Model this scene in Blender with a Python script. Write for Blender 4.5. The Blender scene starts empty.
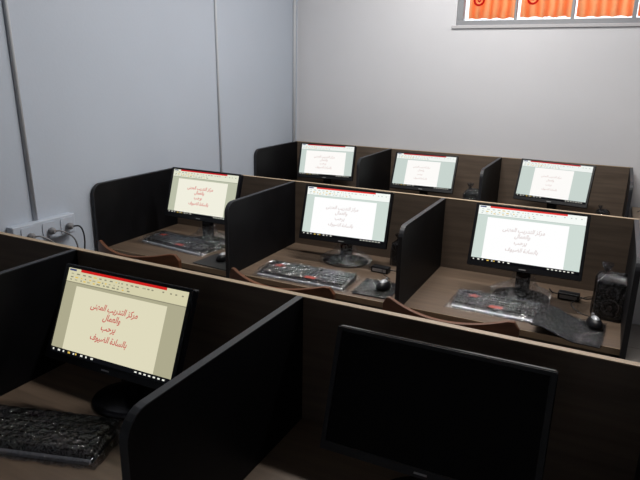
import bpy, bmesh, math, random
from mathutils import Vector, Matrix
random.seed(7)
S = bpy.context.scene
COL = S.collection
PI = math.pi

# ------------------------------------------------------------------ camera
YAW, PITCH, ROLL = -0.4564, 0.2839, 0.0185
F = Vector((math.sin(YAW)*math.cos(PITCH), math.cos(YAW)*math.cos(PITCH), -math.sin(PITCH)))
R0 = Vector((math.cos(YAW), -math.sin(YAW), 0)); U0 = R0.cross(F)
RR = R0*math.cos(ROLL) + U0*math.sin(ROLL); UU = -R0*math.sin(ROLL) + U0*math.cos(ROLL)
cd = bpy.data.cameras.new('camera'); cam = bpy.data.objects.new('camera', cd); COL.objects.link(cam)
cam.matrix_world = Matrix(((RR.x, UU.x, -F.x, 2.4132), (RR.y, UU.y, -F.y, -4.4248), (RR.z, UU.z, -F.z, 1.7054), (0, 0, 0, 1)))
cd.sensor_fit = 'HORIZONTAL'; cd.sensor_width = 36; cd.lens = 586.63/640*36; cd.clip_start = 0.02
S.camera = cam

# ------------------------------------------------------------------ world, light, exposure
w = bpy.data.worlds.new('sky'); S.world = w; w.use_nodes = True
nt = w.node_tree; nt.nodes.clear()
bg = nt.nodes.new('ShaderNodeBackground'); out = nt.nodes.new('ShaderNodeOutputWorld')
bg.inputs['Color'].default_value = (0.86, 0.93, 1, 1); bg.inputs['Strength'].default_value = 2.1
nt.links.new(bg.outputs[0], out.inputs[0])
def area(name, loc, rot, sx, sy, power, col):
    l = bpy.data.lights.new(name, 'AREA'); l.shape = 'RECTANGLE'; l.size = sx; l.size_y = sy; l.energy = power; l.color = col
    o = bpy.data.objects.new(name, l); COL.objects.link(o); o.location = loc; o.rotation_euler = rot; return o
# daylight coming in through the clear upper panes of the high window
area('window_daylight', (2.62, 0.30, 2.86), (math.radians(-72), 0, 0), 2.4, 0.22, 9, (0.72, 0.84, 1.0))
LAMPS = [(1.8, -1.95, 46), (1.5, -.85, 22)]
S.view_settings.view_transform = 'Standard'; S.view_settings.look = 'None'
S.view_settings.exposure = 0.0; S.view_settings.gamma = 1.0; S.view_settings.use_curve_mapping = False

# ------------------------------------------------------------------ materials
def lin(r, g, b):
    f = lambda c: c/12.92/255 if c <= 10.3 else ((c/255+0.055)/1.055)**2.4
    return (f(r), f(g), f(b), 1)
def mat(name, col, rough=0.5, metal=0.0, spec=0.5, noise=None, bump=None, coat=0):
    m = bpy.data.materials.new(name); m.use_nodes = True; n = m.node_tree.nodes; L = m.node_tree.links
    p = n['Principled BSDF']; p.inputs['Base Color'].default_value = col; p.inputs['Roughness'].default_value = rough
    p.inputs['Metallic'].default_value = metal; p.inputs['Specular IOR Level'].default_value = spec
    if coat: p.inputs['Coat Weight'].default_value = coat
    tc = n.new('ShaderNodeTexCoord')
    if noise:
        sc, stretch, amt = noise
        mp = n.new('ShaderNodeMapping'); mp.inputs['Scale'].default_value = stretch
        nz = n.new('ShaderNodeTexNoise'); nz.inputs['Scale'].default_value = sc; nz.inputs['Detail'].default_value = 6
        cr = n.new('ShaderNodeValToRGB')
        a = tuple(c*(1-amt) for c in col[:3]) + (1,); b = tuple(min(1, c*(1+amt)) for c in col[:3]) + (1,)
        cr.color_ramp.elements[0].color = a; cr.color_ramp.elements[1].color = b
        cr.color_ramp.elements[0].position = .3; cr.color_ramp.elements[1].position = .7
        L.new(tc.outputs['Object'], mp.inputs[0]); L.new(mp.outputs[0], nz.inputs['Vector']); L.new(nz.outputs['Fac'], cr.inputs[0])
        L.new(cr.outputs[0], p.inputs['Base Color'])
    if bump:
        sc, st = bump
        nz = n.new('ShaderNodeTexNoise'); nz.inputs['Scale'].default_value = sc; nz.inputs['Detail'].default_value = 4
        bp = n.new('ShaderNodeBump'); bp.inputs['Strength'].default_value = st; bp.inputs['Distance'].default_value = 0.01
        L.new(tc.outputs['Object'], nz.inputs['Vector']); L.new(nz.outputs['Fac'], bp.inputs['Height']); L.new(bp.outputs[0], p.inputs['Normal'])
    return m
def emit(name, col, s=1.0):
    m = bpy.data.materials.new(name); m.use_nodes = True; n = m.node_tree.nodes; n.clear()
    e = n.new('ShaderNodeEmission'); o = n.new('ShaderNodeOutputMaterial'); e.inputs[0].default_value = col; e.inputs[1].default_value = s
    m.node_tree.links.new(e.outputs[0], o.inputs[0]); return m
M = {}
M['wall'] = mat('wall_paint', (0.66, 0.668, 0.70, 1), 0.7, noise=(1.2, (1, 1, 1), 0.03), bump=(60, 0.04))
M['wall_baked_light'] = mat('wall_paint_baked_light', (0.435, 0.485, 0.56, 1), 0.6, noise=(1.2, (1, 1, 1), 0.03), bump=(60, 0.04))  # same wall paint, the left side's cooler, dimmer light put into the colour
M['ceiling'] = mat('ceiling_paint', (0.75, 0.75, 0.75, 1), 0.8)
M['wood'] = mat('walnut_laminate', (0.122, 0.092, 0.070, 1), 0.45, noise=(5, (0.6, 9, 9), 0.22), bump=(90, 0.03))
M['desk'] = mat('desk_laminate', (0.118, 0.083, 0.058, 1), 0.42, noise=(5, (0.6, 9, 9), 0.2), bump=(90, 0.03))
M['edge'] = mat('beige_edge_band', (0.37, 0.28, 0.18, 1), 0.45, noise=(8, (1, 6, 6), 0.12))
M['black'] = mat('black_laminate', (0.0045, 0.0045, 0.0055, 1), 0.5, spec=0.12, noise=(12, (1, 1, 1), 0.2))
M['black_edge'] = mat('black_edge_band', (0.014, 0.015, 0.019, 1), 0.5)
M['chair'] = mat('reddish_chair_wood', (0.115, 0.046, 0.022, 1), 0.5, spec=.3, noise=(6, (1, 1, 8), 0.3))
M['plastic'] = mat('black_plastic', (0.0055, 0.006, 0.008, 1), 0.4, spec=.35)
M['gloss'] = mat('gloss_black_plastic', (0.004, 0.004, 0.006, 1), 0.25, spec=.3)
M['key'] = mat('key_plastic', (0.02, 0.021, 0.024, 1), 0.5)
M['silver'] = mat('silver_plastic', (0.42, 0.44, 0.47, 1), 0.35, metal=0.3)
M['grey'] = mat('grey_plastic', (0.2, 0.2, 0.21, 1), 0.5)
M['white_pl'] = mat('white_plastic', (0.72, 0.72, 0.74, 1), 0.4)
M['red'] = mat('red_sticker', (0.55, 0.06, 0.03, 1), 0.5)
M['label'] = mat('pale_label', (0.35, 0.35, 0.36, 1), 0.5)
M['off'] = mat('dark_screen_glass', (0.0015, 0.0015, 0.002, 1), 0.45, spec=0.1)
M['alu'] = mat('window_aluminium', (0.30, 0.31, 0.33, 1), 0.45, metal=0.3)
M['sill'] = mat('sill_paint', (0.50, 0.50, 0.52, 1), 0.6)
M['metal'] = mat('grey_metal', (0.35, 0.36, 0.38, 1), 0.4, metal=0.8)
M['pipe'] = mat('conduit_plastic', (0.50, 0.52, 0.55, 1), 0.5)
M['lightwood'] = mat('pale_wood', (0.40, 0.31, 0.22, 1), 0.5, noise=(6, (1, 8, 8), 0.15))
# floor tiles
fm = mat('floor_tiles', (0.3, 0.28, 0.26, 1), 0.35); n = fm.node_tree.nodes
bt = n.new('ShaderNodeTexBrick'); bt.offset = 0; bt.inputs['Scale'].default_value = 2.5; bt.inputs['Brick Width'].default_value = 1; bt.inputs['Row Height'].default_value = 1
bt.inputs['Color1'].default_value = (0.30, 0.28, 0.26, 1); bt.inputs['Color2'].default_value = (0.27, 0.255, 0.24, 1); bt.inputs['Mortar'].default_value = (0.12, 0.11, 0.1, 1); bt.inputs['Mortar Size'].default_value = 0.01
tcn = n.new('ShaderNodeTexCoord'); fm.node_tree.links.new(tcn.outputs['Object'], bt.inputs['Vector']); fm.node_tree.links.new(bt.outputs['Color'], n['Principled BSDF'].inputs['Base Color'])
M['floor'] = fm
# clear crumpled plastic film
def film(name, opac, tint):
    m = bpy.data.materials.new(name); m.use_nodes = True; n = m.node_tree.nodes; L = m.node_tree.links; n.clear()
    o = n.new('ShaderNodeOutputMaterial'); mx = n.new('ShaderNodeMixShader'); tr = n.new('ShaderNodeBsdfTransparent'); gl = n.new('ShaderNodeBsdfGlossy')
    gl.inputs['Color'].default_value = (0.9, 0.92, 0.95, 1); gl.inputs['Roughness'].default_value = 0.07; tr.inputs[0].default_value = tint
    mx.inputs[0].default_value = opac
    tc = n.new('ShaderNodeTexCoord'); nz = n.new('ShaderNodeTexNoise'); nz.inputs['Scale'].default_value = 38; nz.inputs['Detail'].default_value = 3; nz.inputs['Distortion'].default_value = 1.2
    bp = n.new('ShaderNodeBump'); bp.inputs['Strength'].default_value = 1.0; bp.inputs['Distance'].default_value = 0.02
    L.new(tc.outputs['Object'], nz.inputs['Vector']); L.new(nz.outputs['Fac'], bp.inputs['Height']); L.new(bp.outputs[0], gl.inputs['Normal'])
    L.new(tr.outputs[0], mx.inputs[1]); L.new(gl.outputs[0], mx.inputs[2]); L.new(mx.outputs[0], o.inputs[0]); return m
M['film'] = film('clear_plastic_film', 0.2, (0.93, 0.94, 0.95, 1)); M['bag'] = film('speaker_bag_film', 0.10, (0.5, 0.5, 0.52, 1))
gm = bpy.data.materials.new('window_glass'); gm.use_nodes = True; n = gm.node_tree.nodes; n.clear()
o_ = n.new('ShaderNodeOutputMaterial'); mx = n.new('ShaderNodeMixShader'); tr = n.new('ShaderNodeBsdfTransparent'); gl = n.new('ShaderNodeBsdfGlossy')
gl.inputs['Roughness'].default_value = 0.03; mx.inputs[0].default_value = 0.06
gm.node_tree.links.new(tr.outputs[0], mx.inputs[1]); gm.node_tree.links.new(gl.outputs[0], mx.inputs[2]); gm.node_tree.links.new(mx.outputs[0], o_.inputs[0]); M['glass'] = gm
# orange cloth lit from the outside
om = bpy.data.materials.new('orange_cloth'); om.use_nodes = True; n = om.node_tree.nodes; L = om.node_tree.links; n.clear()
o_ = n.new('ShaderNodeOutputMaterial'); mx = n.new('ShaderNodeMixShader'); df = n.new('ShaderNodeBsdfDiffuse'); tl = n.new('ShaderNodeBsdfTranslucent'); mx.inputs[0].default_value = .85
tc = n.new('ShaderNodeTexCoord'); wv = n.new('ShaderNodeTexWave'); wv.inputs['Scale'].default_value = 5; wv.inputs['Distortion'].default_value = 3; wv.inputs['Detail'].default_value = 2
cr = n.new('ShaderNodeValToRGB'); cr.color_ramp.elements[0].color = (1.0, 0.42, 0.20, 1); cr.color_ramp.elements[1].color = (1.0, 0.62, 0.38, 1)
L.new(tc.outputs['Object'], wv.inputs['Vector']); L.new(wv.outputs['Fac'], cr.inputs[0])
for s_ in (df, tl): L.new(cr.outputs[0], s_.inputs[0])
L.new(df.outputs[0], mx.inputs[1]); L.new(tl.outputs[0], mx.inputs[2]); L.new(mx.outputs[0], o_.inputs[0]); M['orange'] = om
M['crimson'] = bpy.data.materials.new('crimson_print'); M['crimson'].use_nodes = True
n = M['crimson'].node_tree.nodes; n.clear(); o_ = n.new('ShaderNodeOutputMaterial'); tl = n.new('ShaderNodeBsdfTranslucent'); tl.inputs[0].default_value = (0.6, 0.02, 0.03, 1)
M['crimson'].node_tree.links.new(tl.outputs[0], o_.inputs[0])
M['tube'] = emit('lamp_tube', (1, 0.97, 0.92, 1), 6)

# ------------------------------------------------------------------ helpers
def link(name, bm, m, parent=None, smooth=False, bevel=0, bseg=2):
    bmesh.ops.recalc_face_normals(bm, faces=bm.faces)
    me = bpy.data.meshes.new(name); bm.to_mesh(me); bm.free()
    for x in (m if isinstance(m, (list, tuple)) else [m]): me.materials.append(x)
    if smooth:
        for p in me.polygons: p.use_smooth = True
    o = bpy.data.objects.new(name, me); COL.objects.link(o)
    if parent: o.parent = parent
    if bevel:
        b = o.modifiers.new('bevel', 'BEVEL'); b.width = bevel; b.segments = bseg; b.limit_method = 'ANGLE'; b.angle_limit = math.radians(40)
    return o
def box(bm, x0, x1, y0, y1, z0, z1, mx=None):
    vs = [bm.verts.new(Vector((x, y, z)) if mx is None else mx @ Vector((x, y, z))) for x in (x0, x1) for y in (y0, y1) for z in (z0, z1)]
    for f in ((0, 1, 3, 2), (4, 6, 7, 5), (0, 4, 5, 1), (2, 3, 7, 6), (0, 2, 6, 4), (1, 5, 7, 3)): bm.faces.new([vs[i] for i in f])
    return bm
def B(*a): return box(bmesh.new(), *a)
def empty(name, loc, rz=0, label=None, cat=None, group=None):
    o = bpy.data.objects.new(name, None); COL.objects.link(o); o.location = loc; o.rotation_euler = (0, 0, rz); o.empty_display_size = .05
    return tag(o, label, cat, group)
def tag(o, label=None, cat=None, group=None, kind=None):
    if label: o['label'] = label
    if cat: o['category'] = cat
    if group: o['group'] = group
    if kind: o['kind'] = kind
    return o
def prism(pts, x0, x1, axis='x', bm=None):
    """closed outline pts (a,b) extruded along an axis"""
    bm = bm or bmesh.new()
    def P(a, b, t): return {'x': (t, a, b), 'y': (a, t, b), 'z': (a, b, t)}[axis]
    A = [bm.verts.new(P(a, b, x0)) for a, b in pts]; C = [bm.verts.new(P(a, b, x1)) for a, b in pts]
    bm.faces.new(A); bm.faces.new(C[::-1]); k = len(pts)
    for i in range(k): bm.faces.new((A[i], A[(i+1) % k], C[(i+1) % k], C[i]))
    return bm
def rrect(x0, x1, y0, y1, r, seg=5):
    p = []
    for cx, cy, a in ((x1-r, y1-r, 0), (x0+r, y1-r, 90), (x0+r, y0+r, 180), (x1-r, y0+r, 270)):
        for i in range(seg+1):
            t = math.radians(a+90*i/seg); p.append((cx+r*math.cos(t), cy+r*math.sin(t)))
    return p
def tube(pts, r, seg=8, bm=None, sub=6):
    """round cable through pts (Catmull-Rom)"""
    bm = bm or bmesh.new(); P = [Vector(p) for p in pts]; Q = [P[0]*2-P[1]]+P+[P[-1]*2-P[-2]]; path = []
    if len(P) == 2: path = P
    else:
        for i in range(1, len(Q)-2):
            for j in range(sub):
                t = j/sub; a, b, c, d = Q[i-1:i+3]
                path.append(.5*((2*b)+(c-a)*t+(2*a-5*b+4*c-d)*t*t+(3*b-a-3*c+d)*t**3))
        path.append(P[-1])
    rings = []; up = Vector((0.13, 0.2, 1)).normalized()
    for i, p in enumerate(path):
        d = (path[min(i+1, len(path)-1)]-path[max(i-1, 0)]).normalized(); s = d.cross(up)
        if s.length < .1: s = d.cross(Vector((1, 0, 0)))
        s.normalize(); v = s.cross(d)
        rings.append([bm.verts.new(p+r*(s*math.cos(2*PI*k/seg)+v*math.sin(2*PI*k/seg))) for k in range(seg)])
    for a, b in zip(rings, rings[1:]):
        for k in range(seg): bm.faces.new((a[k], a[(k+1) % seg], b[(k+1) % seg], b[k]))
    bm.faces.new(rings[0][::-1]); bm.faces.new(rings[-1]); return bm
def lathe(prof, seg=36, cx=0, cy=0, sx=1, sy=1, bm=None):
    bm = bm or bmesh.new(); rings = []
    for r, z in prof:
        rings.append([bm.verts.new((cx+sx*r*math.cos(2*PI*k/seg), cy+sy*r*math.sin(2*PI*k/seg), z)) for k in range(seg)])
    for a, b in zip(rings, rings[1:]):
        for k in range(seg): bm.faces.new((a[k], a[(k+1) % seg], b[(k+1) % seg], b[k]))
    bm.faces.new(rings[0][::-1]); bm.faces.new(rings[-1]); return bm
def hsh(*a):
    v = math.sin(sum(x*k for x, k in zip(a, (127.1, 311.7, 74.7, 53.3))))*43758.5453; return v-math.floor(v)
def copy_tree(o, parent=None):
    kids = list(o.children); c = o.copy(); COL.objects.link(c)
    if parent: c.parent = parent
    for k in kids: copy_tree(k, c)
    return c

# ------------------------------------------------------------------ room
XL, XR, YB, YF, ZC = -0.016, 5.2, 0.03, -7.0, 3.1
tag(link('floor', B(XL-.15, XR+.15, YF-.15, YB+.2, -.1, 0), M['floor']), kind='structure')
tag(link('ceiling', B(XL-.15, XR+.15, YF-.15, YB+.2, ZC, ZC+.1), M['ceiling']), kind='structure')
tag(link('wall_left', B(XL-.15, XL, YF, YB+.18, 0, ZC), M['wall_baked_light']), kind='structure')
tag(link('wall_right', B(XR, XR+.15, YF, YB+.18, 0, ZC), M['wall']), kind='structure')
tag(link('wall_front', B(XL, XR, YF-.15, YF, 0, ZC), M['wall']), kind='structure')
WX0, WX1, WZ0, WZ1 = 1.285, 3.56, 2.022, 2.98
bm = bmesh.new(); T = YB+.18
for a in ((XL, XR, YB, T, 0, WZ0), (XL, XR, YB, T, WZ1, ZC), (XL, WX0, YB, T, WZ0, WZ1), (WX1, XR, YB, T, WZ0, WZ1)): box(bm, *a)
tag(link('wall_back', bm, M['wall']), kind='structure')
# painted ledge under the high window
tag(link('trim_1', B(WX0-.03, WX1+.03, YB-.012, YB, WZ0-.022, WZ0), M['sill'], bevel=.003), kind='structure')
# window frame with mullions, glass panes and the orange cloth hung behind them
wy = YB+.01
fr = bmesh.new()
for a in ((WX0, WX1, WZ0, WZ0+.034), (WX0, WX1, WZ1-.04, WZ1), (WX0, WX0+.045, WZ0+.034, WZ1-.04), (WX1-.045, WX1, WZ0+.034, WZ1-.04)): box(fr, a[0], a[1], wy, wy+.06, a[2], a[3])
for x, h in ((1.688, .007), (2.056, .010), (2.425, .012), (2.80, .007), (3.17, .010)): box(fr, x-h, x+h, wy+.005, wy+.055, WZ0+.034, WZ1-.04)
win = tag(link('window_1', fr, M['alu'], bevel=.003), kind='structure')
edges = [WX0+.045, 1.688, 2.056, 2.425, 2.80, 3.17, WX1-.045]
for i in range(6):
    link('pane', B(edges[i]+.006, edges[i+1]-.006, wy+.028, wy+.032, WZ0+.034, WZ1-.04), M['glass'], win)
names = ['leftmost orange cloth panel behind the high window, red ring mark at its upper left',
         'second orange cloth panel from the left behind the high window, with a red ring mark',
         'plain orange cloth panel third from the left behind the high window, no mark',
         'orange cloth panel behind the high window cut by the right edge of the picture']
for i in range(4):
    x0, x1 = edges[i]+.018, edges[i+1]-.012; z0, z1 = WZ0+.050, WZ0+.62; nx = 26
    bm = bmesh.new(); cols = []
    for k in range(nx+1):
        t = k/nx; x = x0+(x1-x0)*t; y = wy+.085+.012*math.sin(t*19+i*2)+.005*math.sin(t*47+i)
        jag = .004*math.sin(t*23+i) + (.006*hsh(k, i) if i == 1 else 0)
        cols.append([bm.verts.new((x, y, z0+jag)), bm.verts.new((x, y+.01, z1)), bm.verts.new((x, y+.011, z1)), bm.verts.new((x, y+.0015, z0+jag))])
    for a, b in zip(cols, cols[1:]):
        bm.faces.new((a[0], b[0], b[1], a[1])); bm.faces.new((a[2], b[2], b[3], a[3])); bm.faces.new((a[1], b[1], b[2], a[2])); bm.faces.new((a[3], b[3], b[0], a[0]))
    c = link('orange_cloth', bm, M['orange'], smooth=True)
    tag(c, names[i], 'cloth', 'orange cloth panels behind the window')
    if i < 2:
        cx = (1.42, 1.787)[i]; cz = 2.195; rb = bmesh.new(); sg = 28
        for r0, r1, yo in ((.026, .040, 0), (0.004, .013, 0)):
            ri = [rb.verts.new((cx+r0*math.cos(2*PI*k/sg), wy+.066, cz+r0*math.sin(2*PI*k/sg))) for k in range(sg)]
            ro = [rb.verts.new((cx+r1*math.cos(2*PI*k/sg), wy+.066, cz+r1*math.sin(2*PI*k/sg))) for k in range(sg)]
            for k in range(sg): rb.faces.new((ri[k], ri[(k+1) % sg], ro[(k+1) % sg], ro[k]))
        link('ring_mark', rb, M['crimson'], c)
# conduits on the left wall, and a thin upright tube in the corner
def conduit(y0, y1, z0, r, lab):
    o = link('wall_conduit', tube([(XL+r*.7, y1, z0), (XL+r*.7, y0, ZC)], r, 12), M['pipe'], smooth=True); return tag(o, lab, 'conduit', 'plastic conduits on the left wall')
conduit(-2.63, -2.585, .985, .010, 'pale grey conduit on the left wall running down to the socket strip')
conduit(-1.10, -1.07, .5, .008, 'pale grey conduit on the left wall between the middle and rear desk rows')
conduit(-.035, -.035, .5, .013, 'thin pale upright tube in the corner of the left and back walls')
# socket strip
ss = link('socket_strip', B(XL, XL+.045, -2.74, -2.39, .885, .985), M['wall_baked_light'], bevel=.005)
tag(ss, 'white surface mounted socket strip on the left wall at the foot of the conduit', 'socket')
for y in (-2.66, -2.545, -2.44):
    link('socket_face', prism(rrect(y-.04, y+.04, .895, .972, .01), XL+.045, XL+.049), M['wall_baked_light'], ss)
for i, (y, e, lab) in enumerate(((-2.66, -2.72, 'grey plug and cable in the left socket of the wall strip'), (-2.545, -2.50, 'grey plug and cable in the middle socket of the wall strip'), (-2.44, -2.36, 'dark plug and cable in the right socket of the wall strip'))):
    c = link('power_cable', tube([(XL+.075, y, .93), (XL+.10, y+.03, .925), (XL+.10, y+(.10, .10, .05)[i], .86), (XL+.08, y+(.14, .13, .06)[i], .70), (XL+.08, y+.13, .4), (XL+.1, y+.12, .006)], .004), (M['grey'], M['grey'], M['plastic'])[i], smooth=True)
    tag(c, lab, 'cable', 'cables plugged into the wall strip')
    link('plug', lathe([(.012, 0), (.017, .008), (.017, .022), (.008, .034)], 16), M['grey'], c).matrix_local = Matrix.Translation((XL+.049, y, .93)) @ Matrix.Rotation(PI/2, 4, 'Y')
# unseen ceiling lamps over the rear; the second added to brighten the back wall
for i, (x, y, pw) in enumerate(LAMPS):
    t = empty('ceiling_lamp', (x, y, ZC), 0, ('fluorescent batten lamp on the ceiling above the desk rows', 'added batten lamp on the ceiling close to the back wall, brightening it')[i], 'lamp', 'ceiling lamps')
    link('housing', B(-.62, .62, -.06, .06, -.05, 0), M['white_pl'], t, bevel=.008)
    for s in (-1, 1): link('tube', tube([(-.59, s*.03, -.068), (.59, s*.03, -.068)], .013, 12), M['tube'], t, smooth=True)
    a = area('lamp_light', (0, 0, -.09), (0, 0, 0), 1.2, .1, pw, (1, .965, .92)); a.parent = t

# ------------------------------------------------------------------ desk rows
W, D, PT, HP, ZD = .85, .65, .018, 1.11, .745
def desk_row(x, y, yaw, dz, label):
    t = empty('desk_row', (x, y, 0), yaw, label, 'desk', 'rows of partitioned desks')
    H = HP+dz
    link('back_panel', B(-.009, 3*W+.009, 0, PT, .0, H-.003), M['wood'], t)
    link('edge_strip', B(-.009, 3*W+.009, -.0005, PT+.0005, H-.003, H), M['edge'], t)
    for i in range(4):
        r = .055; pts = [(-D, 0), (0-.001, 0), (-.001, H-.003)]
        for k in range(7):
            a = PI/2*(k/6); pts.append((-D+r-r*math.sin(a), H-.003-r+r*math.cos(a)))
        dv = link('divider_panel', prism(pts, i*W-PT/2, i*W+PT/2), M['black'], t)
        # edge banding running over the top and down the front
        eb = bmesh.new(); o1 = [(-.001, H)]+[(-D-.002+r-(r)*math.sin(PI/2*k/6), H-r+r*math.cos(PI/2*k/6)) for k in range(7)]+[(-D-.002, 0)]
        i1 = [(-.001, H-.003)]+[(-D+r-r*math.sin(PI/2*k/6), H-.003-r+r*math.cos(PI/2*k/6)) for k in range(7)]+[(-D, 0)]
        x0, x1 = i*W-PT/2-.0004, i*W+PT/2+.0004
        V = [[eb.verts.new((xx, a, b)) for a, b in L] for L in (o1, i1) for xx in (x0, x1)]
        for k in range(len(o1)-1):
            eb.faces.new((V[0][k], V[0][k+1], V[1][k+1], V[1][k])); eb.faces.new((V[2][k], V[2][k+1], V[3][k+1], V[3][k]))
            eb.faces.new((V[0][k], V[0][k+1], V[2][k+1], V[2][k])); eb.faces.new((V[1][k], V[1][k+1], V[3][k+1], V[3][k]))
        link('edge_strip', eb, M['black_edge'], dv)
    for i in range(3):
        d = link('desktop', B(i*W+PT/2, (i+1)*W-PT/2, -.60, -.0005, ZD-.025, ZD), M['desk'], t)
        link('front_edge', B(i*W+PT/2, (i+1)*W-PT/2, -.602, -.60, ZD-.025, ZD), M['edge'], d)
    return t
desk_row(0, 0, -.0046, 0, 'rear row of three partitioned desks, dark wood back panel against the back wall')
desk_row(.004, -1.5886, -.0023, -.008, 'middle row of three partitioned desks, between the front row and the rear row')
desk_row(.019, -3.1145, -.0057, .0076, 'front row of partitioned desks nearest the camera, wood back panel with black dividers')

# ------------------------------------------------------------------ Arabic shaping for the words on the screens
FORMS = {'م': (0xFEE1, 0xFEE2, 0xFEE3, 0xFEE4), 'ر': (0xFEAD, 0xFEAE), 'ك': (0xFED9, 0xFEDA, 0xFEDB, 0xFEDC), 'ز': (0xFEAF, 0xFEB0), 'ا': (0xFE8D, 0xFE8E),
 'ل': (0xFEDD, 0xFEDE, 0xFEDF, 0xFEE0), 'ت': (0xFE95, 0xFE96, 0xFE97, 0xFE98), 'د': (0xFEA9, 0xFEAA), 'ي': (0xFEF1, 0xFEF2, 0xFEF3, 0xFEF4), 'ى': (0xFEEF, 0xFEF0),
 'ب': (0xFE8F, 0xFE90, 0xFE91, 0xFE92), 'ه': (0xFEE9, 0xFEEA, 0xFEEB, 0xFEEC), 'ن': (0xFEE5, 0xFEE6, 0xFEE7, 0xFEE8), 'و': (0xFEED, 0xFEEE), 'ع': (0xFEC9, 0xFECA, 0xFECB, 0xFECC),
 'ح': (0xFEA1, 0xFEA2, 0xFEA3, 0xFEA4), 'س': (0xFEB1, 0xFEB2, 0xFEB3, 0xFEB4), 'ة': (0xFE93, 0xFE94), 'ض': (0xFEBD, 0xFEBE, 0xFEBF, 0xFEC0), 'ف': (0xFED1, 0xFED2, 0xFED3, 0xFED4)}
def shape(s):
    o = []
    for i, c in enumerate(s):
        if c not in FORMS: o.append(c); continue
        f = FORMS[c]; pj = i > 0 and s[i-1] in FORMS and len(FORMS[s[i-1]]) == 4; nj = i+1 < len(s) and s[i+1] in FORMS and len(f) == 4
        o.append(chr(f[3] if pj and nj else f[1] if pj else f[2] if nj else f[0]))
    return ''.join(reversed(o))
def text_geo(s):
    c = bpy.data.curves.new('words', 'FONT'); c.body = shape(s); c.align_x = 'CENTER'; c.size = 1; c.resolution_u = 2; c.shear = .25; c.offset = .022
    o = bpy.data.objects.new('words', c); COL.objects.link(o); bpy.context.view_layer.update()
    m = bpy.data.meshes.new_from_object(o.evaluated_get(bpy.context.evaluated_depsgraph_get()))
    vs = [v.co.copy() for v in m.vertices]; fs = [list(p.vertices) for p in m.polygons]
    bpy.data.objects.remove(o); bpy.data.curves.remove(c); bpy.data.meshes.remove(m)
    xs = [v.x for v in vs]; ys = [v.y for v in vs]; cx = (min(xs)+max(xs))/2; w_ = max(xs)-min(xs)
    return [((v.x-cx)/w_, (v.y-(min(ys)+max(ys))/2)/w_) for v in vs], fs
LINES = [('مركز التدريب المهنى', .385, .375, -.018), ('والعمال', .487, .14, -.02), ('يرحب', .615, .115, -.03), ('بالسادة الضيوف', .73, .29, -.01)]
GEO = [text_geo(l[0]) for l in LINES]

# ------------------------------------------------------------------ monitor
SW, SH = .440, .2475; MW, MH = .468, .281
def tones(kind):
    k = {'cream': dict(page=(222, 217, 188), side=(172, 168, 140), rib=(212, 207, 172), text=(196, 92, 84), red=(205, 30, 28), s=1),
         'warm': dict(page=(240, 238, 222), side=(186, 190, 168), rib=(226, 228, 208), text=(214, 120, 116), red=(200, 34, 40), s=1),
         'white': dict(page=(255, 255, 255), side=(206, 219, 212), rib=(246, 250, 246), text=(220, 208, 206), red=(226, 62, 58), s=1),
         'far': dict(page=(253, 251, 248), side=(200, 212, 206), rib=(240, 244, 240), text=(222, 204, 200), red=(190, 40, 44), s=1)}[kind]
    return [emit(kind+'_'+a, lin(*k[a]), 1.0) for a in ('page', 'side', 'rib', 'text', 'red')] + [emit(kind+'_bar', lin(14, 15, 18), 1), emit(kind+'_icon', lin(235, 235, 225), 1), emit(kind+'_icon_amber', lin(225, 190, 90), 1), emit(kind+'_blue', lin(60, 72, 120), 1), emit(kind+'_rule', lin(*[int(c*(.8 if kind in ('cream', 'warm') else .93)) for c in k['side']]), 1)]
TN = {k: tones(k) for k in ('cream', 'warm', 'white', 'far')}
def screen_mesh(kind, p0, p1, ptop):
    bm = bmesh.new()
    def q(u0, u1, v0, v1, mi, lift=0.0):
        y = -lift
        f = bm.faces.new([bm.verts.new(((u-.5)*SW, y, (.5-v)*SH)) for u, v in ((u0, v0), (u0, v1), (u1, v1), (u1, v0))]); f.material_index = mi
    e = .0003
    q(0, 1, 0, .16, 2); q(0, 1, .16, .945, 1); q(0, 1, .945, 1, 5)
    q(.11, .83, 0, .03, 4, e); q(.01, .07, .008, .03, 8, e)
    random.seed(5)
    for r, v in enumerate((.055, .095, .125)):                      # small ribbon icons and words
        u = .03
        while u < (.55 if r else .75):
            l = random.uniform(.008, .03); q(u, u+l, v, v+.014, random.choice((9, 9, 1, 7)), e); u += l+random.uniform(.012, .03)
    for u in (.80, .86, .90, .95): q(u, u+.014, .05, .065, 9, e)
    q(0, 1, .158, .168, 9, e); q(p0, p1, ptop, .945, 0, e)
    for v, u0, du, k in ((.96, .02, .045, 5), (.958, .22, .045, 4)):
        for i in range(k): q(u0+i*du, u0+i*du+.012+.008*(i % 2), v, v+.020, 7 if (i+k) % 4 == 0 else 6, e)
    for i in range(7): q(.72+i*.036, .738+i*.036, .964, .98, 6, e)
    pw = (p1-p0)/.72; pc = (p0+p1)/2-.005
    for (s, vc, wd, du), (vs, fs) in zip(LINES, GEO):
        wd *= pw; V = [bm.verts.new(((pc+du-.5)*SW+x*wd*SW, -2*e, (.5-vc)*SH+y*wd*SW*1.15)) for x, y in vs]
        for f in fs:
            try: bm.faces.new([V[i] for i in f]).material_index = 3
            except ValueError: pass
    me = bpy.data.meshes.new('screen'); bm.to_mesh(me); bm.free()
    for m in TN[kind]: me.materials.append(m)
    return me
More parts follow.
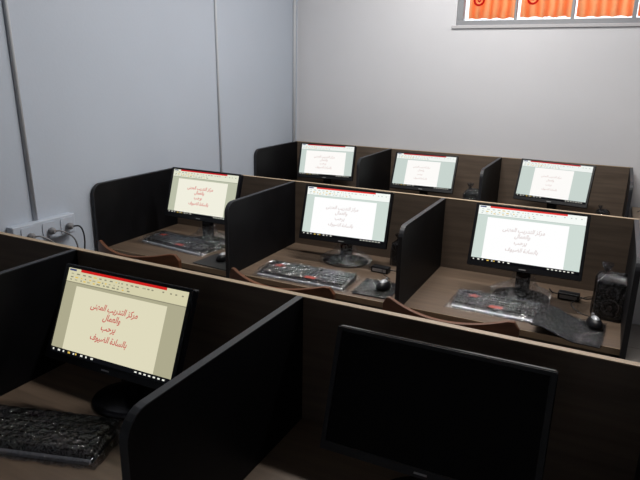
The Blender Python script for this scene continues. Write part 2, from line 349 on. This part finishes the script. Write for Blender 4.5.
def monitor(x, y, z, yaw, tilt, label, kind=None, page=(.10, .86, .20), wrap=False):
    t = empty('monitor', (x, y, ZD), math.radians(yaw), label, 'monitor', 'monitors on the desks')
    zc = z-ZD; tl = math.radians(tilt)
    mh = Matrix.Translation((0, 0, zc)) @ Matrix.Rotation(-tl, 4, 'X')
    # bezel and shallow back housing
    h = bmesh.new(); prism(rrect(-MW/2, MW/2, -MH/2-.006, MH/2-.006, .006, 3), .0, .022, 'y', h)
    a = rrect(-MW/2+.03, MW/2-.03, -MH/2+.02, MH/2-.03, .03, 4); b = rrect(-.13, .13, -.09, .09, .03, 4)
    A = [h.verts.new((p[0], .022, p[1])) for p in a]; C = [h.verts.new((p[0], .046, p[1])) for p in b]; k = len(a)
    for i in range(k): h.faces.new((A[i], A[(i+1) % k], C[(i+1) % k], C[i]))
    h.faces.new(C)
    ho = link('housing', h, M['gloss'], t, bevel=.0015, bseg=1); ho.matrix_local = mh
    # raised bezel rim round the screen
    rm = bmesh.new()
    for q_ in ((-MW/2+.002, MW/2-.002, SH/2+.001, MH/2-.008), (-MW/2+.002, MW/2-.002, -MH/2-.004, -SH/2-.001), (-MW/2+.002, -SW/2-.001, -SH/2-.001, SH/2+.001), (SW/2+.001, MW/2-.002, -SH/2-.001, SH/2+.001)):
        box(rm, q_[0], q_[1], -.0045, 0, q_[2], q_[3])
    link('bezel', rm, M['plastic'], ho)
    if kind:
        s = bpy.data.objects.new('screen', screen_mesh(kind, *page)); COL.objects.link(s); s.parent = ho; s.location = (0, -.0012, 0)
    else: link('screen', B(-SW/2, SW/2, -.0015, -.0004, -SH/2, SH/2), M['off'], ho)
    link('badge', B(-.014, .014, -.0052, -.0045, -SH/2-.014, -SH/2-.010), M['label'], ho)
    # neck and round foot
    pts = [(.020, .008), (.052, .008), (.052, zc-.04), (.030, zc+.03), (.022, zc+.0), (.022, zc-.06)]
    nk = bmesh.new(); prism([(yy+.004, zz) for yy, zz in pts], -.03, .03, 'x', nk); link('neck', nk, M['gloss'], t, bevel=.004)
    link('foot', lathe([(.118, 0), (.12, .004), (.116, .009), (.09, .013), (.04, .017), (.02, .018)], 40, 0, .03, 1, .86), M['gloss'], t, smooth=True)
    if wrap:
        g = bmesh.new(); seg = 30; rings = []
        for j, (r, zz) in enumerate(((.128, .001), (.134, .02), (.118, .03), (.09, .042), (.062, .06), (.05, .085), (.046, .105))):
            rings.append([g.verts.new(((r*(1+.16*(hsh(k, j, wrap)-.5)))*math.cos(2*PI*k/seg), .035+(r*.9*(1+.16*(hsh(k, j, wrap+3)-.5)))*math.sin(2*PI*k/seg), zz+.012*(hsh(k, j)-.5)*(j > 0))) for k in range(seg)])
        for a, b in zip(rings, rings[1:]):
            for k in range(seg): g.faces.new((a[k], a[(k+1) % seg], b[(k+1) % seg], b[k]))
        link('plastic_wrap', g, M['film'], t)
    return t
monitor(1.236, -3.313, 1.010, 1.2, 23.9, 'lit monitor with a cream page and red writing, in the front row of desks', 'cream')
monitor(2.149, -3.345, 1.021, .9, 18.1, 'switched off black monitor in the front row, nearest the camera')
monitor(.427, -1.863, 1.028, -.2, 18.6, 'lit monitor in the left cubicle of the middle row, beside the left wall', 'warm', wrap=1)
monitor(1.257, -1.790, 1.002, 3.7, 18.5, 'lit monitor in the centre cubicle of the middle row, above a wrapped keyboard', 'white', wrap=2)
monitor(2.144, -1.866, 1.023, 1.0, 23.7, 'lit monitor in the right cubicle of the middle row, left of the wrapped speaker', 'white', wrap=3)
monitor(.377, -.190, .998, 7.5, 18, 'lit monitor in the left cubicle of the rear row, by the room corner', 'far')
monitor(1.204, -.260, .998, 1.9, 25.7, 'lit monitor in the centre cubicle of the rear row', 'far', (.20, .76, .19))
monitor(2.102, -.338, 1.023, -8.3, 22.5, 'lit monitor in the right cubicle of the rear row', 'far', (.20, .76, .17))

# ------------------------------------------------------------------ keyboards
def wrap_film(name, x0, x1, y0, y1, top, parent, seed, m='film', nx=34, ny=14, mess=.006):
    bm = bmesh.new(); G = []
    for i in range(nx+1):
        c = []
        for j in range(ny+1):
            u, v = i/nx, j/ny; e = min(u, 1-u)*nx; f = min(v, 1-v)*ny; ed = min(e, f)
            x = x0+(x1-x0)*u+(hsh(i, j, seed)-.5)*.008; y = y0+(y1-y0)*v+(hsh(i, j, seed+9)-.5)*.008
            if ed == 0: z = .0012+.003*hsh(i, j, seed+2)
            else: z = top(x, y)*(.55 if ed == 1 else 1)+.002+mess*hsh(i, j, seed+4)
            c.append(bm.verts.new((x, y, z)))
        G.append(c)
    for i in range(nx):
        for j in range(ny): bm.faces.new((G[i][j], G[i+1][j], G[i+1][j+1], G[i][j+1]))
    return link(name, bm, M[m], parent)
def keyboard(x, y, rz, label, wrap, L=.455, stick=True):
    t = empty('keyboard', (x, y, ZD), rz, label, 'keyboard', 'keyboards on the desks')
    hw, hd = L/2, .078
    c = bmesh.new(); prism([(-hd, 0), (hd, 0), (hd, .028), (hd-.02, .027), (-hd+.012, .016), (-hd, .011)], -hw, hw, 'x', c)
    link('case', c, M['plastic'], t, bevel=.003)
    st = bmesh.new(); prism([(-hd-.010, .001), (-hd+.001, .001), (-hd+.001, .012), (-hd-.008, .009)], -hw+.004, hw-.004, 'x', st)
    link('front_strip', st, M['silver'], t, bevel=.002)
    zk = lambda yy: .016+(yy+hd-.012)*.011/(2*hd-.032)
    def block(name, xs, xe, rows, n, skip=()):
        b = bmesh.new(); pw = (xe-xs)/n
        for r in rows:
            yc = -hd+.026+r*.0205+(.006 if r == 5 else 0)
            i = 0
            while i < n:
                wdt = 1
                if r == 0 and name == 'letter_keys' and i == 4: wdt = 6
                if (r, i) not in skip:
                    z = zk(yc); box(b, xs+i*pw+.001, xs+(i+wdt)*pw-.001, yc-.0088, yc+.0088, z-.002, z+.006)
                i += wdt
        link(name, b, M['key'], t, bevel=.0012, bseg=1)
    block('letter_keys', -hw+.012, -hw+.012+.275, range(5), 15)
    block('function_keys', -hw+.012, -hw+.012+.275, (5,), 13)
    block('navigation_keys', hw-.155, hw-.10, (3, 4), 3); block('arrow_keys', hw-.155, hw-.10, (0, 1), 3, {(1, 0), (1, 2)})
    block('number_keys', hw-.09, hw-.014, range(5), 4)
    sp = []
    for k in range(10):
        a = PI/2+k*PI/5; r = (.024, .010)[k % 2]; sp.append((-hw+.075+r*1.3*math.cos(a), .012+r*math.sin(a)))
    s = bmesh.new(); prism(sp, .0325, .0332, 'z', s); (link('red_sticker', s, M['red'], t) if stick else s.free())
    s = bmesh.new(); prism(rrect(hw-.205, hw-.150, -.072, -.045, .004), .0262, .0275, 'z', s); (link('red_label', s, M['red'], t) if stick else s.free())
    if wrap: wrap_film('plastic_wrap', -hw-.022, hw+.022, -hd-.024, hd+.018, lambda a, b: .0315 if (abs(a) < hw and abs(b) < hd) else .016, t, wrap, 'film' if stick else 'bag')
    return t
keyboard(1.12, -3.54, math.radians(17), 'dark keyboard in front of the lit front row monitor', 5, stick=False)
keyboard(.335, -1.95, math.radians(-7), 'wrapped black keyboard in the left cubicle of the middle row', 11)
keyboard(1.19, -2.075, math.radians(1), 'wrapped black keyboard with red star sticker in the centre cubicle of the middle row', 17)
keyboard(2.075, -2.02, math.radians(-1), 'wrapped black keyboard in the right cubicle of the middle row, partly under a mouse pad', 23, L=.36)

# ------------------------------------------------------------------ mouse pads and mice
def pad(cx, cy, rz, sx, sy, hf, label, wrapseed):
    t = empty('mouse_pad', (cx, cy, ZD), rz, label, 'mouse pad', 'mouse pads on the desks')
    bm = bmesh.new(); nx, ny = 16, 6; top = []; bot = []
    for i in range(nx+1):
        x = -sx/2+sx*i/nx; z = hf(x)
        top.append([bm.verts.new((x, -sy/2+sy*j/ny, z+.004)) for j in range(ny+1)]); bot.append([bm.verts.new((x, -sy/2+sy*j/ny, z+.001)) for j in range(ny+1)])
    for i in range(nx):
        for j in range(ny):
            bm.faces.new((top[i][j], top[i+1][j], top[i+1][j+1], top[i][j+1])); bm.faces.new((bot[i][j], bot[i][j+1], bot[i+1][j+1], bot[i+1][j]))
    for i in range(nx):
        for j in (0, ny): bm.faces.new((top[i][j], bot[i][j], bot[i+1][j], top[i+1][j]))
    for j in range(ny):
        for i in (0, nx): bm.faces.new((top[i][j], top[i][j+1], bot[i][j+1], bot[i][j]))
    link('cloth_pad', bm, M['key'], t)
    if wrapseed:
        g = bmesh.new(); G = []; nx, ny = 26, 24
        for i in range(nx+1):
            c = []
            for j in range(ny+1):
                x = -sx/2-.006+(sx+.012)*i/nx+(hsh(i, j, wrapseed)-.5)*.004; y = -sy/2-.006+(sy+.012)*j/ny+(hsh(i, j, wrapseed+1)-.5)*.004
                c.append(g.verts.new((x, y, hf(max(-sx/2, min(sx/2, x)))+.005+.006*hsh(i, j, wrapseed+2))))
            G.append(c)
        for i in range(nx):
            for j in range(ny): g.faces.new((G[i][j], G[i+1][j], G[i+1][j+1], G[i][j+1]))
        link('plastic_wrap', g, M['bag'], t)
    return t
def mouse(x, y, z, rz, label, cable):
    t = empty('mouse', (x, y, z), rz, label, 'mouse', 'computer mice')
    def shell(sx, sy, sz, z0=0):
        b = bmesh.new(); bmesh.ops.create_uvsphere(b, u_segments=20, v_segments=12, radius=1)
        for v in b.verts:
            k = 1-.18*v.co.y; zz = max(v.co.z, -.05); v.co = Vector((v.co.x*sx*k, v.co.y*sy, (zz*(1-.2*v.co.y))*sz+z0+.002))
        return b
    link('body', shell(.029, .052, .032), M['plastic'], t, smooth=True)
    link('palm_cover', shell(.021, .040, .0375), M['silver'], t, smooth=True)
    wb = bmesh.new(); prism([(.007*math.cos(a*PI/8)+.026, .007*math.sin(a*PI/8)+.033) for a in range(16)], -.004, .004, 'x', wb); link('scroll_wheel', wb, M['grey'], t)
    link('cable', tube(cable, .002, 6), M['plastic'], t, smooth=True)
    return t
flat = lambda x: 0.0
def draped(x):                                       # left part lies on the keyboard's right end
    return .036 if x < -.085 else .036*(1-min(1, (x+.085)/.11))
pad(2.36, -2.105, math.radians(-3), .245, .235, draped, 'black mouse pad in shiny plastic in the right cubicle of the middle row', 31)
mouse(2.448, -2.035, ZD+.0115, math.radians(20), 'silver and black mouse on the shiny wrapped pad in the right cubicle', [(0, .054, .012), (-.03, .09, .012), (-.05, .14, .03), (.03, .22, .03), (.08, .26, .02)])
pad(1.548, -2.06, math.radians(2), .17, .20, flat, 'black mouse pad in the centre cubicle of the middle row, right of its keyboard', 37)
mouse(1.575, -2.05, ZD+.0115, math.radians(-8), 'silver and black mouse in the centre cubicle of the middle row', [(0, .054, .012), (-.02, .09, .012), (-.08, .14, .008), (-.12, .2, .008)])
pad(.71, -2.085, math.radians(-4), .23, .19, flat, 'black mouse pad in the left cubicle of the middle row', 0)
mouse(.70, -2.055, ZD+.0055, math.radians(-8), 'silver and black mouse in the left cubicle of the middle row', [(0, .054, .012), (-.02, .09, .012), (-.05, .14, .008), (-.10, .2, .008)])

# ------------------------------------------------------------------ wrapped speakers
def speaker(x, y, rz, sc, label, seed):
    t = empty('speaker', (x, y, ZD), rz, label, 'speaker', 'plastic wrapped speakers')
    w_, d_, h_ = .058*sc, .058*sc, .165*sc
    b = link('cabinet', B(-w_, w_, -d_, d_, .0, h_), M['plastic'], t, bevel=.008)
    for zz, r in ((h_*.34, .036*sc), (h_*.76, .022*sc)):
        c = link('cone', lathe([(r, 0), (r, .005), (r*.86, .005), (r*.35, -.0), (r*.25, .004), (r*.02, .006)], 24), M['key'], t, smooth=True)
        c.matrix_local = Matrix.Translation((0, -d_+.001, zz)) @ Matrix.Rotation(PI/2, 4, 'X')
    g = bmesh.new(); seg = 32; rings = []
    prof = [(1.1, .002), (1.13, .2), (1.1, .45), (1.1, .7), (1.1, .95), (1.0, 1.04), (.6, 1.12), (.16, 1.16), (.10, 1.2), (.28, 1.3), (.38, 1.38)]
    for j, (r, zz) in enumerate(prof):
        ring = []
        for k in range(seg):
            a = 2*PI*k/seg; ca, sa = math.cos(a), math.sin(a); sq = 1/max(abs(ca), abs(sa)); sq = 1+(sq-1)*.8
            rr = r*w_*sq*(1+.13*(hsh(k, j, seed)-.3)); off = -w_*.5 if j > 6 else 0
            ring.append(g.verts.new((rr*ca+off, rr*sa, h_*zz+.006*(hsh(k, j, seed+1)-.5)*(j > 0))))
        rings.append(ring)
    for a, c in zip(rings, rings[1:]):
        for k in range(seg): g.faces.new((a[k], a[(k+1) % seg], c[(k+1) % seg], c[k]))
    link('plastic_bag', g, M['bag'], t)
    return t
speaker(2.495, -1.875, 0, .98, 'black speaker in a knotted clear bag in the right cubicle of the middle row', 41)
speaker(1.525, -1.665, 0, .7, 'bagged black speaker behind the mouse in the centre cubicle of the middle row', 43)
speaker(1.60, -.36, 0, .95, 'bagged black speaker beside the divider in the centre cubicle of the rear row', 47)
speaker(2.42, -.28, 0, .62, 'bagged black speaker at the right end of the rear row', 53)

# ------------------------------------------------------------------ power adapters and cables
def adapter(x, y, rz, label, cables):
    t = link('power_adapter', B(-.045, .045, -.022, .022, 0, .030), M['plastic'], None, bevel=.004)
    t.location = (x, y, ZD+.0005); t.rotation_euler = (0, 0, rz); tag(t, label, 'adapter', 'power adapters')
    link('rating_label', B(-.036, .036, -.0228, -.0222, .006, .022), M['label'], t)
    for c in cables: link('cable', tube(c, .003, 6), M['plastic'], t, smooth=True)
adapter(2.335, -1.755, math.radians(-3), 'black power adapter with pale label between the right monitor and bagged speaker', [[(.045, .006, .015), (.08, .01, .012), (.14, .09, .012), (.2, .1, .01)], [(-.045, 0, .015), (-.07, .02, .01), (-.09, .06, .01)]])
adapter(1.475, -1.825, math.radians(-3), 'black power adapter with pale label in the centre cubicle of the middle row', [[(.045, .006, .015), (.075, .03, .01), (.06, .1, .008), (.1, .16, .008)], [(-.045, 0, .015), (-.07, .02, .008), (-.09, .06, .008)]])
c = link('video_cable', tube([(.50, -1.72, .80), (.56, -1.70, .757), (.62, -1.75, .751), (.66, -1.84, .751), (.56, -1.88, .751), (.50, -1.80, .751), (.60, -1.68, .751), (.76, -1.66, .751)], .0045, 8), M['plastic'], smooth=True)
tag(c, 'black coiled cable behind the keyboard in the left cubicle of the middle row', 'cable')

# ------------------------------------------------------------------ chairs with curved wooden backs
def arc_panel(hw, sag, z0, z1, th, rc, dip, nx=28):
    """curved back board, middle bulging towards -y"""
    bm = bmesh.new(); Fv = []; nz = 8
    for i in range(nx+1):
        u = -1+2*i/nx; x = hw*u; y = -sag*(1-u*u); e = (1-abs(u))*hw; col = []
        cut = rc-math.sqrt(max(0, rc*rc-(rc-e)**2)) if e < rc else 0
        zt = z1-cut-dip*(1-u*u); zb = z0+cut*.7
        for j in range(nz+1): col.append((x, y, zb+(zt-zb)*j/nz))
        Fv.append(col)
    A = [[bm.verts.new(p) for p in c] for c in Fv]; C = [[bm.verts.new((p[0], p[1]+th, p[2])) for p in c] for c in Fv]
    for i in range(nx):
        for j in range(nz):
            bm.faces.new((A[i][j], A[i+1][j], A[i+1][j+1], A[i][j+1])); bm.faces.new((C[i][j], C[i][j+1], C[i+1][j+1], C[i+1][j]))
        for j in (0, nz): bm.faces.new((A[i][j], A[i+1][j], C[i+1][j], C[i][j]))
    for j in range(nz):
        for i in (0, nx): bm.faces.new((A[i][j], A[i][j+1], C[i][j+1], C[i][j]))
    return bm
def chair(label):
    t = empty('wooden_chair', (0, 0, 0), 0, label, 'chair', 'curved back wooden chairs of the middle row')
    link('backrest', arc_panel(.262, .085, .60, .860, .020, .045, .034), M['chair'], t, smooth=False, bevel=.003)
    s = bmesh.new(); prism(rrect(-.215, .215, .0, .40, .06), .445, .465, 'z', s); link('seat', s, M['chair'], t, bevel=.006)
    link('seat_frame', B(-.18, .18, .03, .37, .40, .445), M['chair'], t)
    for sx in (-1, 1):
        link('leg', tube([(sx*.19, .36, .43), (sx*.205, .385, 0)], .016, 10), M['chair'], t, smooth=True)
        link('leg', tube([(sx*.19, .03, .43), (sx*.20, -.03, 0)], .016, 10), M['chair'], t, smooth=True)
        link('back_post', tube([(sx*.18, .03, .42), (sx*.175, -.005, .58), (sx*.17, -.030, .80)], .013, 10), M['chair'], t, smooth=True)
    link('stretcher', tube([(-.196, 0.0, .2), (.196, 0.0, .2)], .009, 8), M['chair'], t, smooth=True)
    return t
c0 = chair('brown wooden chair with curved back at the left cubicle of the middle row')
c0.location = (.385, -2.345, 0)
for x, y, r, lab in ((1.215, -2.375, -1, 'brown wooden chair with curved back at the centre cubicle of the middle row'), (1.945, -2.365, -1, 'brown wooden chair with curved back at the right cubicle of the middle row')):
    c = copy_tree(c0); c.location = (x, y, 0); c.rotation_euler.z = math.radians(r); c['label'] = lab

# ------------------------------------------------------------------ pale table beyond the end of the rear row
t = empty('side_table', (2.93, -.38, 0), 0, 'pale wooden table beyond the right end of the rear row, against the back wall', 'table')
link('table_top', B(-.34, .34, -.30, .36, .825, .85), M['lightwood'], t, bevel=.003)
for sx in (-1, 1):
    for sy in (-.26, .32): link('leg', B(sx*.30-.02, sx*.30+.02, sy-.02, sy+.02, 0, .825), M['lightwood'], t)
c = link('loose_cable', tube([(2.62, -.20, .854), (2.70, -.16, .90), (2.78, -.20, .87), (2.9, -.1, .854)], .003, 6), M['grey'], smooth=True)
tag(c, 'thin grey cable lying on the pale table at the right of the rear row', 'cable')
